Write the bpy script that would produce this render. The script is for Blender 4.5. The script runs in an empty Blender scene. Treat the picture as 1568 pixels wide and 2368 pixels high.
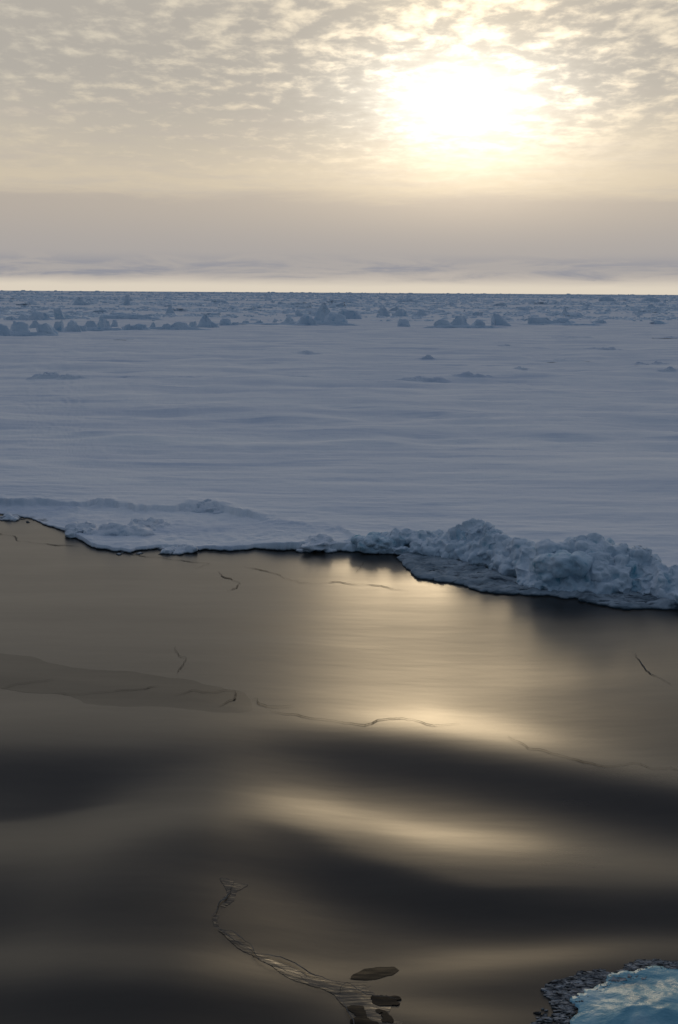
import bpy, bmesh, math, random
import numpy as np
from mathutils import Vector, Matrix

random.seed(7)
RNG = np.random.RandomState(11)
S = bpy.context.scene
COL = S.collection
RAD = math.radians

# ------------------------------------------------------------------ camera
CAM_H = 10.0
F_D = 2539.0                       # focal length in units where the photograph is 1568 x 2368
PITCH = math.atan(507.5 / F_D)
ROLL = 0.0065
fwd = np.array([0, math.cos(PITCH), -math.sin(PITCH)])
r0_ = np.array([1.0, 0, 0]); u0_ = np.array([0, math.sin(PITCH), math.cos(PITCH)])
rgt = math.cos(ROLL) * r0_ + math.sin(ROLL) * u0_
upv = -math.sin(ROLL) * r0_ + math.cos(ROLL) * u0_
cam = bpy.data.cameras.new('camera')
cam.sensor_fit = 'VERTICAL'; cam.sensor_height = 36.0
cam.lens = 36.0 * F_D / 2368.0
cam.clip_start = 0.5; cam.clip_end = 200000.0
camo = bpy.data.objects.new('camera', cam); COL.objects.link(camo)
M = Matrix(((rgt[0], upv[0], -fwd[0], 0), (rgt[1], upv[1], -fwd[1], 0), (rgt[2], upv[2], -fwd[2], CAM_H), (0, 0, 0, 1)))
camo.matrix_world = M
S.camera = camo


def ray(dx, dy):
    return fwd * F_D + rgt * (dx - 784.0) - upv * (dy - 1184.0)


def gp(dx, dy, z=0.0):
    """where the sight line through a measured point of the photograph meets height z"""
    d = ray(dx, dy)
    t = (z - CAM_H) / d[2]
    return d[0] * t, d[1] * t


K = 1568.0 / 1695.0


def sgp(sx, sy, z=0.0):            # the same, from full-size photograph pixels
    return gp(sx * K, sy * K, z)


def at_range(sx, sy, rng):         # point on the sight line at horizontal distance rng
    d = ray(sx * K, sy * K)
    t = rng / math.hypot(d[0], d[1])
    return d[0] * t, d[1] * t, CAM_H + d[2] * t


# ------------------------------------------------------------------ noise
def _h(i, j, k, s):
    n = (i * 374761393 + j * 668265263 + k * 2147483647 + s * 974634757) & 0xFFFFFFFF
    n = ((n ^ (n >> 13)) * 1274126177) & 0xFFFFFFFF
    n = ((n ^ (n >> 16)) * 2246822519) & 0xFFFFFFFF
    return ((n ^ (n >> 15)) & 0xFFFFFF) / float(0x7FFFFF) - 1.0


def vn(x, y, z=None, seed=0):
    x = np.asarray(x, float); y = np.asarray(y, float)
    z = np.zeros_like(x) if z is None else np.asarray(z, float)
    xi = np.floor(x).astype(np.int64); yi = np.floor(y).astype(np.int64); zi = np.floor(z).astype(np.int64)
    f = lambda t: t * t * t * (t * (t * 6 - 15) + 10)
    u = f(x - xi); v = f(y - yi); w = f(z - zi)
    r = 0
    for a in (0, 1):
        for b in (0, 1):
            for c in (0, 1):
                r = r + _h(xi + a, yi + b, zi + c, seed) * (u if a else 1 - u) * (v if b else 1 - v) * (w if c else 1 - w)
    return r


def fbm(x, y, z=None, octv=4, seed=0, gain=0.5):
    r = 0; a = 1.0; f = 1.0
    for o in range(octv):
        r = r + a * vn(x * f + 17.3 * o, y * f - 9.1 * o, None if z is None else z * f + 4.7 * o, seed + o)
        a *= gain; f *= 2.03
    return r


def sst(t):
    t = np.clip(t, 0, 1)
    return t * t * (3 - 2 * t)


# ------------------------------------------------------------------ object helpers
def mesh_obj(name, verts, faces, mat, parent=None, loc=None, smooth=True):
    me = bpy.data.meshes.new(name)
    verts = np.asarray(verts, np.float64)
    if isinstance(faces, np.ndarray):
        n = faces.shape[1]
        me.vertices.add(len(verts)); me.vertices.foreach_set('co', verts.ravel())
        me.loops.add(faces.size); me.loops.foreach_set('vertex_index', faces.ravel().astype(np.int32))
        me.polygons.add(len(faces))
        me.polygons.foreach_set('loop_start', np.arange(0, faces.size, n, dtype=np.int32))
        me.polygons.foreach_set('loop_total', np.full(len(faces), n, np.int32))
        me.update(calc_edges=True); me.validate()
    else:
        me.from_pydata([tuple(v) for v in verts], [], faces)
    me.polygons.foreach_set('use_smooth', np.full(len(me.polygons), smooth))
    me.update()
    if mat: me.materials.append(mat)
    o = bpy.data.objects.new(name, me); COL.objects.link(o)
    if loc is not None: o.location = loc
    if parent is not None: o.parent = parent
    return o


def tag(o, label, cat, group=None, kind=None):
    o['label'] = label; o['category'] = cat
    if group: o['group'] = group
    if kind: o['kind'] = kind
    return o


def empty(name, loc, label, cat, group=None):
    o = bpy.data.objects.new(name, None); COL.objects.link(o)
    o.location = loc
    return tag(o, label, cat, group)


def grid_faces(nr, nc):
    i = np.arange(nr - 1)[:, None] * nc + np.arange(nc - 1)[None, :]
    return np.stack([i, i + 1, i + nc + 1, i + nc], -1).reshape(-1, 4)


# ------------------------------------------------------------------ materials
def new_mat(name):
    m = bpy.data.materials.new(name); m.use_nodes = True
    nt = m.node_tree
    b = nt.nodes['Principled BSDF']
    return m, nt, b


def N(nt, t, **kw):
    n = nt.nodes.new(t)
    for k, v in kw.items(): setattr(n, k, v)
    return n


def noise_node(nt, vec, scale, detail=4, rough=0.55, dist=0.0):
    n = N(nt, 'ShaderNodeTexNoise')
    n.inputs['Scale'].default_value = scale; n.inputs['Detail'].default_value = detail
    n.inputs['Roughness'].default_value = rough; n.inputs['Distortion'].default_value = dist
    nt.links.new(vec, n.inputs['Vector'])
    return n


def ramp(nt, fac, stops):
    r = N(nt, 'ShaderNodeValToRGB')
    cr = r.color_ramp
    while len(cr.elements) < len(stops): cr.elements.new(0.5)
    for e, (p, c) in zip(cr.elements, stops):
        e.position = p
        e.color = (*c, 1) if isinstance(c, tuple) else (c, c, c, 1)
    nt.links.new(fac, r.inputs['Fac'])
    return r


def mapping(nt, scale=(1, 1, 1), rot=(0, 0, 0), coord='Object'):
    tc = N(nt, 'ShaderNodeTexCoord'); mp = N(nt, 'ShaderNodeMapping')
    mp.inputs['Scale'].default_value = scale; mp.inputs['Rotation'].default_value = rot
    nt.links.new(tc.outputs[coord], mp.inputs['Vector'])
    return mp.outputs['Vector']


def world_pos(nt, scale=(1, 1, 1), rot=(0, 0, 0)):
    g = N(nt, 'ShaderNodeNewGeometry'); mp = N(nt, 'ShaderNodeMapping')
    mp.inputs['Scale'].default_value = scale; mp.inputs['Rotation'].default_value = rot
    nt.links.new(g.outputs['Position'], mp.inputs['Vector'])
    return mp.outputs['Vector']


def snow_mat(name, col_a, col_b, blue, blue_amt, rough=0.6, bumps=((3.0, 0.06),), nscale=0.6, wet=True, aniso=(1, 1, 1), spec=0.0):
    m, nt, b = new_mat(name)
    v = world_pos(nt, aniso)
    n1 = noise_node(nt, v, nscale, 5, 0.6)
    c1 = ramp(nt, n1.outputs['Fac'], [(0.35, col_b), (0.65, col_a)])
    n2 = noise_node(nt, v, nscale * 2.3, 3, 0.5, 0.6)
    m2 = ramp(nt, n2.outputs['Fac'], [(0.62 - blue_amt, 0.0), (0.80 - blue_amt * 0.7, 1.0)])
    mx = N(nt, 'ShaderNodeMix', data_type='RGBA')
    nt.links.new(m2.outputs['Color'], mx.inputs['Factor'])
    nt.links.new(c1.outputs['Color'], mx.inputs['A']); mx.inputs['B'].default_value = (*blue, 1)
    out = mx.outputs['Result']
    if wet:      # the waterline: ice soaked dark by the sea
        g = N(nt, 'ShaderNodeNewGeometry'); sp = N(nt, 'ShaderNodeSeparateXYZ')
        nt.links.new(g.outputs['Position'], sp.inputs['Vector'])
        nn = noise_node(nt, world_pos(nt), 2.5, 3)
        ad = N(nt, 'ShaderNodeMath', operation='MULTIPLY_ADD'); ad.inputs[1].default_value = -0.09
        nt.links.new(nn.outputs['Fac'], ad.inputs[0]); nt.links.new(sp.outputs['Z'], ad.inputs[2])
        mr = N(nt, 'ShaderNodeMapRange'); mr.inputs['From Min'].default_value = -0.03; mr.inputs['From Max'].default_value = 0.03
        nt.links.new(ad.outputs[0], mr.inputs['Value'])
        mw = N(nt, 'ShaderNodeMix', data_type='RGBA'); mw.inputs['A'].default_value = (0.035, 0.05, 0.06, 1)
        nt.links.new(mr.outputs['Result'], mw.inputs['Factor']); nt.links.new(out, mw.inputs['B'])
        out = mw.outputs['Result']
    nt.links.new(out, b.inputs['Base Color'])
    b.inputs['Roughness'].default_value = rough
    b.inputs['Specular IOR Level'].default_value = spec
    prev = None
    for sc, dist in bumps:
        nb = noise_node(nt, v, sc, 4, 0.6)
        bp = N(nt, 'ShaderNodeBump'); bp.inputs['Strength'].default_value = 1.0; bp.inputs['Distance'].default_value = dist
        nt.links.new(nb.outputs['Fac'], bp.inputs['Height'])
        if prev: nt.links.new(prev.outputs['Normal'], bp.inputs['Normal'])
        prev = bp
    nt.links.new(prev.outputs['Normal'], b.inputs['Normal'])
    return m


M_FIELD = snow_mat('wind_packed_snow', (0.80, 0.825, 0.85), (0.60, 0.66, 0.75), (0.50, 0.58, 0.70), 0.06, 0.55,
                   ((0.5, 0.10), (2.2, 0.045), (9.0, 0.012)), 0.22, True, (0.16, 1.0, 1.0))
M_RIDGE = snow_mat('ridge_snow', (0.72, 0.78, 0.84), (0.60, 0.69, 0.77), (0.22, 0.42, 0.52), 0.05, 0.6,
                   ((5.0, 0.05), (16.0, 0.02)), 0.9, True)
M_BOULDER = snow_mat('ridge_ice', (0.70, 0.78, 0.84), (0.48, 0.62, 0.72), (0.16, 0.38, 0.48), 0.10, 0.55,
                     ((5.0, 0.05), (18.0, 0.02)), 1.1, True)
M_SHELF = snow_mat('crusted_ice', (0.42, 0.48, 0.53), (0.17, 0.22, 0.26), (0.05, 0.07, 0.09), 0.10, 0.45,
                   ((2.5, 0.08), (11.0, 0.05)), 1.6, True, (0.5, 1, 1))
M_BLOCK = snow_mat('old_ice_block', (0.70, 0.78, 0.86), (0.58, 0.69, 0.80), (0.36, 0.55, 0.70), 0.05, 0.6,
                   ((1.2, 0.15), (4.0, 0.06)), 0.25, False)
M_HEAP = snow_mat('heaped_snow', (0.76, 0.79, 0.83), (0.66, 0.71, 0.78), (0.50, 0.60, 0.70), 0.05, 0.6,
                  ((4.0, 0.05), (14.0, 0.02)), 0.9, True)
M_MOUND = snow_mat('drift_snow', (0.78, 0.80, 0.83), (0.68, 0.72, 0.78), (0.55, 0.63, 0.72), 0.04, 0.6,
                   ((0.8, 0.10), (3.0, 0.05)), 0.25, False, (0.35, 1, 1))


def water_mat(name, base, rough_lo, rough_hi, ior=1.33, spec=0.5, ripples=()):
    m, nt, b = new_mat(name)
    v = world_pos(nt, (0.25, 1, 1), (0, 0, RAD(-8)))
    n1 = noise_node(nt, v, 0.35, 4, 0.6)
    mr = N(nt, 'ShaderNodeMapRange'); mr.inputs['From Min'].default_value = 0.3; mr.inputs['From Max'].default_value = 0.7
    mr.inputs['To Min'].default_value = rough_lo; mr.inputs['To Max'].default_value = rough_hi
    nt.links.new(n1.outputs['Fac'], mr.inputs['Value']); nt.links.new(mr.outputs['Result'], b.inputs['Roughness'])
    n2 = noise_node(nt, v, 0.9, 6, 0.65)
    lo = tuple(c * 0.75 for c in base); hi = tuple(c * 1.25 for c in base)
    c = ramp(nt, n2.outputs['Fac'], [(0.35, lo), (0.65, hi)])
    nt.links.new(c.outputs['Color'], b.inputs['Base Color'])
    b.inputs['IOR'].default_value = ior; b.inputs['Specular IOR Level'].default_value = spec
    prev = None
    for sc, dist in ripples:
        nb = noise_node(nt, v, sc, 3, 0.5)
        bp = N(nt, 'ShaderNodeBump'); bp.inputs['Distance'].default_value = dist
        nt.links.new(nb.outputs['Fac'], bp.inputs['Height'])
        if prev: nt.links.new(prev.outputs['Normal'], bp.inputs['Normal'])
        prev = bp
    if prev: nt.links.new(prev.outputs['Normal'], b.inputs['Normal'])
    return m


M_WATER = water_mat('thin_ice_over_dark_water', (0.019, 0.017, 0.0135), 0.27, 0.33, 1.34, 0.5, ((0.5, 0.012), (3.0, 0.0015)))
M_SHEET = water_mat('newer_thin_ice', (0.019, 0.017, 0.0135), 0.27, 0.33, 1.34, 0.5, ((0.5, 0.012), (3.0, 0.0015)))
nt_ = M_SHEET.node_tree; b_ = nt_.nodes['Principled BSDF']
at_ = N(nt_, 'ShaderNodeAttribute', attribute_name='fresh')
mr_ = N(nt_, 'ShaderNodeMapRange'); mr_.inputs['To Min'].default_value = 0.5; mr_.inputs['To Max'].default_value = 0.28
nt_.links.new(at_.outputs['Fac'], mr_.inputs['Value']); nt_.links.new(mr_.outputs['Result'], b_.inputs['Specular IOR Level'])
M_OPEN = water_mat('open_water', (0.020, 0.020, 0.019), 0.22, 0.30, 1.33, 0.5, ((1.6, 0.02), (5.0, 0.012), (14.0, .004)))
M_HOLE = water_mat('bare_black_water', (0.009, 0.010, 0.011), 0.3, 0.36, 1.25, 0.07, ((1.6, 0.02), (6.0, 0.006)))
M_CRACK = water_mat('wet_crack', (0.05, 0.047, 0.042), 0.4, 0.5, 1.2, 0.25, ((6.0, 0.01),))
M_RIM = snow_mat('frosted_crack_rim', (0.15, 0.15, 0.145), (0.05, 0.05, 0.05), (0.07, 0.08, 0.08), 0.02, 0.35, ((14.0, 0.02),), 4.0, False)


def blue_ice_mat():
    m, nt, b = new_mat('blue_ice')
    v = world_pos(nt, (0.8, 1.2, 1))
    n1 = noise_node(nt, v, 0.9, 6, 0.62, 0.8)
    c = ramp(nt, n1.outputs['Fac'], [(0.28, (0.05, 0.17, 0.26)), (0.44, (0.10, 0.29, 0.39)), (0.58, (0.20, 0.41, 0.50)), (0.78, (0.45, 0.60, 0.66))])
    nt.links.new(c.outputs['Color'], b.inputs['Base Color'])
    b.inputs['Roughness'].default_value = 0.38; b.inputs['IOR'].default_value = 1.31; b.inputs['Specular IOR Level'].default_value = 0.22
    nb = noise_node(nt, v, 2.5, 4, 0.55); bp = N(nt, 'ShaderNodeBump'); bp.inputs['Distance'].default_value = 0.06
    nt.links.new(nb.outputs['Fac'], bp.inputs['Height']); nt.links.new(bp.outputs['Normal'], b.inputs['Normal'])
    return m


M_BLUE = blue_ice_mat()
M_SLUSH = snow_mat('slush', (0.40, 0.42, 0.44), (0.03, 0.033, 0.036), (0.008, 0.01, 0.011), 0.14, 0.3, ((8.0, 0.05), (25.0, 0.02)), 11.0, False, (0.5, 1, 1))

# ------------------------------------------------------------------ the swell on the lead
def band(xs, ys, amps, hw):
    P = [gp(x, y) for x, y in zip(xs, ys)]
    wx = np.array([p[0] for p in P]); wy = np.array([p[1] for p in P])
    w = np.array([abs(gp(x, y - hw)[1] - gp(x, y + hw)[1]) / 2 for x, y in zip(xs, ys)])
    return wx, wy, np.array(amps, float), w


BANDS = [
    band((500, 700, 900, 1000, 1200, 1400, 1600), (1440, 1440, 1440, 1440, 1450, 1470, 1490), (.0, .014, .028, .032, .028, .014, 0), 80),
    # toward the camera (dark) +, away from it (bright) -
    band((-300, 0, 250, 500, 800, 1000, 1300, 1568, 1900), (1640, 1645, 1660, 1670, 1660, 1650, 1700, 1780, 1830),
         (-.03, -.03, -.02, -.02, -.03, -.05, -.04, -.035, -.03), 45),
    band((-300, 0, 200, 350, 500, 620, 800, 1000, 1200, 1568, 1900), (1785, 1787, 1785, 1775, 1735, 1715, 1728, 1752, 1785, 1850, 1890),
         (.12, .12, .11, .07, .03, .06, .11, .12, .12, .14, .14), 48),
    band((-300, 0, 300, 600, 800, 1000, 1300, 1568, 1900), (1930, 1925, 1910, 1845, 1860, 1900, 1925, 1970, 1990),
         (-.07, -.07, -.06, -.05, -.055, -.07, -.05, -.04, -.04), 50),
    band((200, 400, 600, 800, 1000, 1300, 1568, 1900), (1950, 1960, 1975, 2010, 2055, 2070, 2068, 2070),
         (.0, .04, .05, .06, .07, .10, .14, .16), 50),
    band((-300, 0, 300, 450, 600), (2075, 2075, 2080, 2080, 2080), (.045, .045, .04, .02, .0), 60),
    band((-300, 0, 400, 700, 900, 1000, 1300, 1568, 1900), (2190, 2195, 2210, 2200, 2190, 2175, 2145, 2120, 2110),
         (-.06, -.06, -.06, -.05, -.05, -.06, -.07, -.08, -.08), 45),
    band((900, 1100, 1300, 1568, 1900), (2240, 2240, 2215, 2185, 2170), (.0, .02, .04, .05, .05), 35),
    band((-300, 0, 300, 650, 780), (2310, 2310, 2315, 2310, 2300), (.07, .07, .08, .07, .0), 50),
    band((700, 850, 1000, 1200, 1400), (2300, 2270, 2290, 2310, 2320), (.0, -.05, -.06, -.04, .0), 40),
]
GX = np.arange(-26, 26.01, 0.25); GY = np.arange(8, 62.01, 0.1)
SL = np.zeros((len(GY), len(GX)))
for wx, wy, am, w in BANDS:
    o = np.argsort(wx)
    yc = np.interp(GX, wx[o], wy[o]); a = 1.3 * np.interp(GX, wx[o], am[o]); ww = np.interp(GX, wx[o], w[o])
    SL += a[None, :] * np.exp(-((GY[:, None] - yc[None, :]) / ww[None, :]) ** 2)
# creases where one sheet has slid over the next: a clean break in slope on one side
for xs, ys, am, hw, side in (((540, 640, 720, 770, 840, 920, 1000, 1070, 1200, 1330, 1420), (1872, 1893, 1914, 1943, 1960, 1975, 1999, 2015, 2021, 2024, 2026),
                              (0, .05, .09, .10, .10, .10, .10, .09, .07, .03, 0), 75, -1),
                             ((-300, -100, 0, 60, 150, 230, 290, 330), (1885, 1875, 1867, 1863, 1853, 1846, 1846, 1850), (.10, .10, .10, .10, .09, .06, .02, 0), 60, 1)):
    wx, wy, am, w = band(xs, ys, am, hw)
    wy = wy + .06 * vn(wx * 2.1, wx * 0, seed=71)
    yc = np.interp(GX, wx, wy); a = np.interp(GX, wx, am, left=am[0], right=0); ww = np.interp(GX, wx, w)
    yc = yc + .10 * fbm(GX * .7, GX * 0, seed=72, octv=3)
    q_ = (GY[:, None] - yc[None, :]) * side
    SL += a[None, :] * np.exp(-(np.maximum(q_, 0) / ww[None, :]) ** 2) * sst(q_ / .1 + .5)
XX, YY = np.meshgrid(GX, GY)
SL += 0.012 * fbm(XX * 0.12, YY * 0.35, octv=2, seed=5) * sst((40 - YY) / 12)
HH = -np.cumsum(SL[::-1], axis=0)[::-1] * 0.1         # zero at the far shore
for _ in range(3):                                    # ease differences across x
    HH[:, 1:-1] = 0.25 * HH[:, :-2] + 0.5 * HH[:, 1:-1] + 0.25 * HH[:, 2:]
HH = HH - HH[np.searchsorted(GY, 36.0)][None, :] * sst((44 - YY) / 8)


def wh(x, y):
    x = np.clip(np.asarray(x, float), GX[0], GX[-1] - 1e-6); y = np.clip(np.asarray(y, float), GY[0], GY[-1] - 1e-6)
    i = (x - GX[0]) / 0.25; j = (y - GY[0]) / 0.1
    i0 = np.clip(i.astype(int), 0, len(GX) - 2); j0 = np.clip(j.astype(int), 0, len(GY) - 2)
    u = i - i0; v = j - j0
    return (HH[j0, i0] * (1 - u) * (1 - v) + HH[j0, i0 + 1] * u * (1 - v) + HH[j0 + 1, i0] * (1 - u) * v + HH[j0 + 1, i0 + 1] * u * v)


ax = np.unique(np.concatenate([-np.geomspace(26.5, 3000, 40), GX, np.geomspace(26.5, 3000, 40)]))
ay = np.unique(np.concatenate([-np.geomspace(1, 3000, 40) + 8, GY, np.array([70., 90., 130., 200.])]))
AX, AY = np.meshgrid(ax, ay)
W = np.stack([AX, AY, wh(AX, AY)], -1).reshape(-1, 3)
water = mesh_obj('water', W, grid_faces(len(ay), len(ax)), M_WATER)
tag(water, 'dark lead of still water skinned with smooth thin grey ice', 'water', kind='structure')

# ------------------------------------------------------------------ snowfield
shore_px = [(-420, 1225), (-200, 1255), (0, 1284), (87, 1303), (125, 1317), (152, 1325), (178, 1338), (202, 1354), (228, 1367), (250, 1373), (282, 1378),
            (325, 1381), (352, 1375), (395, 1371), (461, 1375), (575, 1379), (650, 1374), (705, 1376), (850, 1377), (899, 1379),
            (991, 1381), (1073, 1383), (1148, 1395), (1197, 1403), (1268, 1428), (1311, 1452), (1365, 1471), (1457, 1474), (1528, 1481),
            (1604, 1482), (1636, 1487), (1658, 1501), (1695, 1512), (1800, 1530), (1960, 1560), (2200, 1590)]


def polar(pts, z=0.0):
    q = [sgp(x, y, z) for x, y in pts]
    az = np.array([math.atan2(a, b) for a, b in q]); r = np.array([math.hypot(a, b) for a, b in q])
    o = np.argsort(az)
    return az[o], r[o]


SH_A, SH_R = polar(shore_px)
SH_A = np.concatenate([[-1.45, -0.9], SH_A, [0.9, 1.45]]); SH_R = np.concatenate([[150, 95], SH_R, [26, 22]])
st_px = [(-420, 1228), (-100, 1243), (0, 1247), (108, 1252), (173, 1258), (217, 1261), (282, 1261), (347, 1270), (461, 1268), (542, 1271), (596, 1277), (650, 1290),
         (683, 1298), (737, 1309), (813, 1320), (900, 1345)]
ST_A, ST_R = polar(st_px, 0.4)
LIP_A = np.array([math.atan2(*sgp(x, 1370)) for x in (-420, 0, 120, 200, 340, 420, 640, 690, 850, 900, 1300, 1695)])
LIP_H = np.array([.05, .05, .07, .20, .14, .17, .20, .33, .34, .30, .30, .30])


def shore_r(az):
    s = az * 48
    r = np.interp(az, SH_A, SH_R)
    return r + 0.22 * vn(s * 1.1, s * 0, seed=31) + 0.14 * vn(s * 3.2, s * 0, seed=32) + 0.05 * vn(s * 9, s * 0, seed=33)


def field_z(x, y):
    az = np.arctan2(x, y); r = np.hypot(x, y)
    t = r - shore_r(az)
    s = az * 50
    lip = np.interp(az, LIP_A, LIP_H)
    r1 = np.interp(az, ST_A, ST_R) + 0.5 * vn(s * 0.9, s * 0, seed=41) + 0.22 * vn(s * 3.3, s * 0, seed=42)
    on = sst((0.055 - az) / 0.05)
    step = sst((r - r1) / 0.28 + 0.5)
    step = on * step + (1 - on) * sst(t / 6)
    terr = lip * sst(t / 0.12 + 0.15) + 0.05 * sst(t / 3)
    z = terr * (1 - step) + 0.46 * step
    # crumbs and small pressure bumps along the step and on the terrace
    near = np.exp(-((r - r1 - 0.3) / 0.9) ** 2) * on
    z = z + near * (0.05 + 0.10 * np.clip(fbm(x * 0.9, y * 0.9, seed=43), -0.3, 1)) * sst((0.05 - az) / 0.12)
    low = (1 - step) * sst(t / 0.6)
    z = z + low * (0.05 * fbm(x * 0.55, y * 0.4, seed=44, octv=5) + 0.02 * fbm(x * 2.5, y * 2.0, seed=45))
    # wind drifts
    far = sst((r - 52) / 25)
    d1 = fbm(x * 0.035 + 0.02 * y, y * 0.10, seed=51, octv=3)
    d2 = fbm(x * 0.16 + 0.05 * y, y * 0.55, seed=52, octv=4)
    d3 = 1 - np.abs(fbm(x * 0.07, y * 0.28 - 0.03 * x, seed=53, octv=3))
    z = z + step * (0.14 * d1 + 0.05 * d2 + 0.16 * far * np.clip(d3 - 0.35, 0, 1) + sst((r - 56) / 20) * 0.22 * fbm(x * 0.10 + 0.03 * y, y * 0.15, seed=58, octv=4) + far * 0.10 * np.clip(fbm(x * 0.02, y * 0.05, seed=54, octv=3), -.2, 1.5))
    z = z + 0.012 * fbm(x * 1.6, y * 3.0, seed=55, octv=3) * sst(t / 0.4)
    # farther out the pack is rougher
    rough = sst((r - 420) / 400)
    z = z + rough * 0.9 * np.clip(fbm(x * 0.012, y * 0.01, seed=57, octv=4) - 0.15, 0, 2)
    return z * sst((90000 - r) / 60000) 


da = RAD(0.040)
azs = np.concatenate([np.linspace(-1.45, -RAD(21), 160)[:-1], np.arange(-RAD(21), RAD(21), da), np.linspace(RAD(21), 1.45, 160)])
ts = [0.0]
d = 0.03
while ts[-1] < 70000:
    ts.append(ts[-1] + d)
    d = max(d * 1.0185, 0.03) if ts[-1] > 0.6 else 0.045
ts = np.array(ts)
AZ, TT = np.meshgrid(azs, ts)
R = shore_r(AZ) + TT
X = R * np.sin(AZ); Y = R * np.cos(AZ); Z = field_z(X, Y)
Rs = shore_r(azs)
under = []
for dr, fz in ((0.10, 0.55), (0.35, 0.12), (0.5, -0.5)):          # the undercut edge over the water
    rr = Rs + dr
    zt = Z[0] * fz if fz > 0 else np.full_like(Rs, fz)
    under.append(np.stack([rr * np.sin(azs), rr * np.cos(azs), zt], -1))
V = np.concatenate([np.stack(under[::-1], 0), np.stack([X, Y, Z], -1)], 0)
fld = mesh_obj('snow_field', V.reshape(-1, 3), grid_faces(V.shape[0], V.shape[1]), M_FIELD)
tag(fld, 'wind-packed snow-covered sea ice stretching flat to the horizon', 'snow field', kind='structure')


# ------------------------------------------------------------------ lumps joined into one skin
def ico(sub):
    bm = bmesh.new(); bmesh.ops.create_icosphere(bm, subdivisions=sub, radius=1.0)
    v = np.array([x.co[:] for x in bm.verts]); f = np.array([[q.index for q in p.verts] for p in bm.faces]); bm.free()
    return v, f


ICO2 = ico(2); ICO3 = ico(3); ICO4 = ico(4)


def fused(lumps, voxel):
    """lumps: (centre, radii, rotz) -> one closed skin"""
    vs, fs, n = [], [], 0
    for k, (c, rad, rz) in enumerate(lumps):
        v, f = ICO3
        nn = fbm(v[:, 0] * 1.3 + k * 3.1, v[:, 1] * 1.3, v[:, 2] * 1.3, 2, seed=60)
        p = v * (1 + 0.38 * nn)[:, None] * np.array(rad)
        cs, sn = math.cos(rz), math.sin(rz)
        p = np.stack([p[:, 0] * cs - p[:, 1] * sn, p[:, 0] * sn + p[:, 1] * cs, p[:, 2]], -1) + np.array(c)
        vs.append(p); fs.append(f + n); n += len(v)
    me = bpy.data.meshes.new('tmp')
    me.from_pydata(np.concatenate(vs).tolist(), [], np.concatenate(fs).tolist()); me.update()
    o = bpy.data.objects.new('tmp', me); COL.objects.link(o)
    md = o.modifiers.new('r', 'REMESH'); md.mode = 'VOXEL'; md.voxel_size = voxel
    dg = bpy.context.evaluated_depsgraph_get(); ev = o.evaluated_get(dg); m2 = ev.to_mesh()
    nv = len(m2.vertices); co = np.empty(nv * 3); m2.vertices.foreach_get('co', co); co = co.reshape(-1, 3)
    no = np.empty(nv * 3); m2.vertex_normals.foreach_get('vector', no); no = no.reshape(-1, 3)
    faces = [tuple(p.vertices) for p in m2.polygons]
    ev.to_mesh_clear(); bpy.data.objects.remove(o); bpy.data.meshes.remove(me)
    return co, no, faces


def roughen(co, no, seed, a=(0.20, 0.10, 0.045, 0.014), L=(0.85, 0.36, 0.16, 0.08)):
    d = np.zeros(len(co)); calm = np.clip(.75 + .9 * fbm(co[:, 0] * .7, co[:, 1] * .7, co[:, 2] * .9, 2, seed=seed + 9), .15, 1.5)
    for i, (am, l) in enumerate(zip(a, L)):
        w = 0.35 * fbm(co[:, 0] / l * .7, co[:, 1] / l * .7, co[:, 2] / l * .7, 2, seed=seed + 20 + i)
        n = vn(co[:, 0] / l + w, co[:, 1] / l + w, co[:, 2] / l, seed=seed + i)
        d += am * (1 if i == 0 else calm) * (0.55 - np.abs(n) * 1.6)
    return co + no * d[:, None]


def skin(name, lumps, voxel, mat, seed, parent=None, org=(0, 0, 0), **kw):
    lumps = [((c[0] - org[0], c[1] - org[1], c[2] - org[2]), r, z) for c, r, z in lumps]
    co, no, fc = fused(lumps, voxel)
    return mesh_obj(name, roughen(co, no, seed, **kw), fc, mat, parent, loc=None if parent is not None else org)


def z4(x, y): return 845 + x * .5421, 1270 + y * .5421


base4 = [(20, 196), (60, 192), (270, 210), (420, 216), (560, 238), (650, 254), (780, 298), (860, 342), (960, 376), (1130, 384), (1260, 396), (1400, 398), (1460, 408),
         (1500, 432), (1568, 442), (1700, 470), (1800, 490)]
top4 = [(20, 194), (70, 176), (150, 145), (220, 126), (270, 120), (340, 120), (380, 108), (420, 100), (455, 120), (490, 142), (530, 128), (560, 100), (580, 85), (620, 68), (660, 74), (690, 85), (720, 112),
        (750, 138), (800, 155), (870, 165), (940, 182), (975, 160), (1000, 150), (1050, 162), (1110, 138), (1160, 150), (1190, 122), (1215, 142), (1240, 165), (1290, 175), (1330, 190),
        (1400, 190), (1450, 220), (1490, 262), (1568, 275), (1700, 300), (1800, 330)]
bx = np.array([p[0] for p in base4]); by = np.array([p[1] for p in base4])
tx = np.array([p[0] for p in top4]); ty = np.array([p[1] for p in top4])


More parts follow.
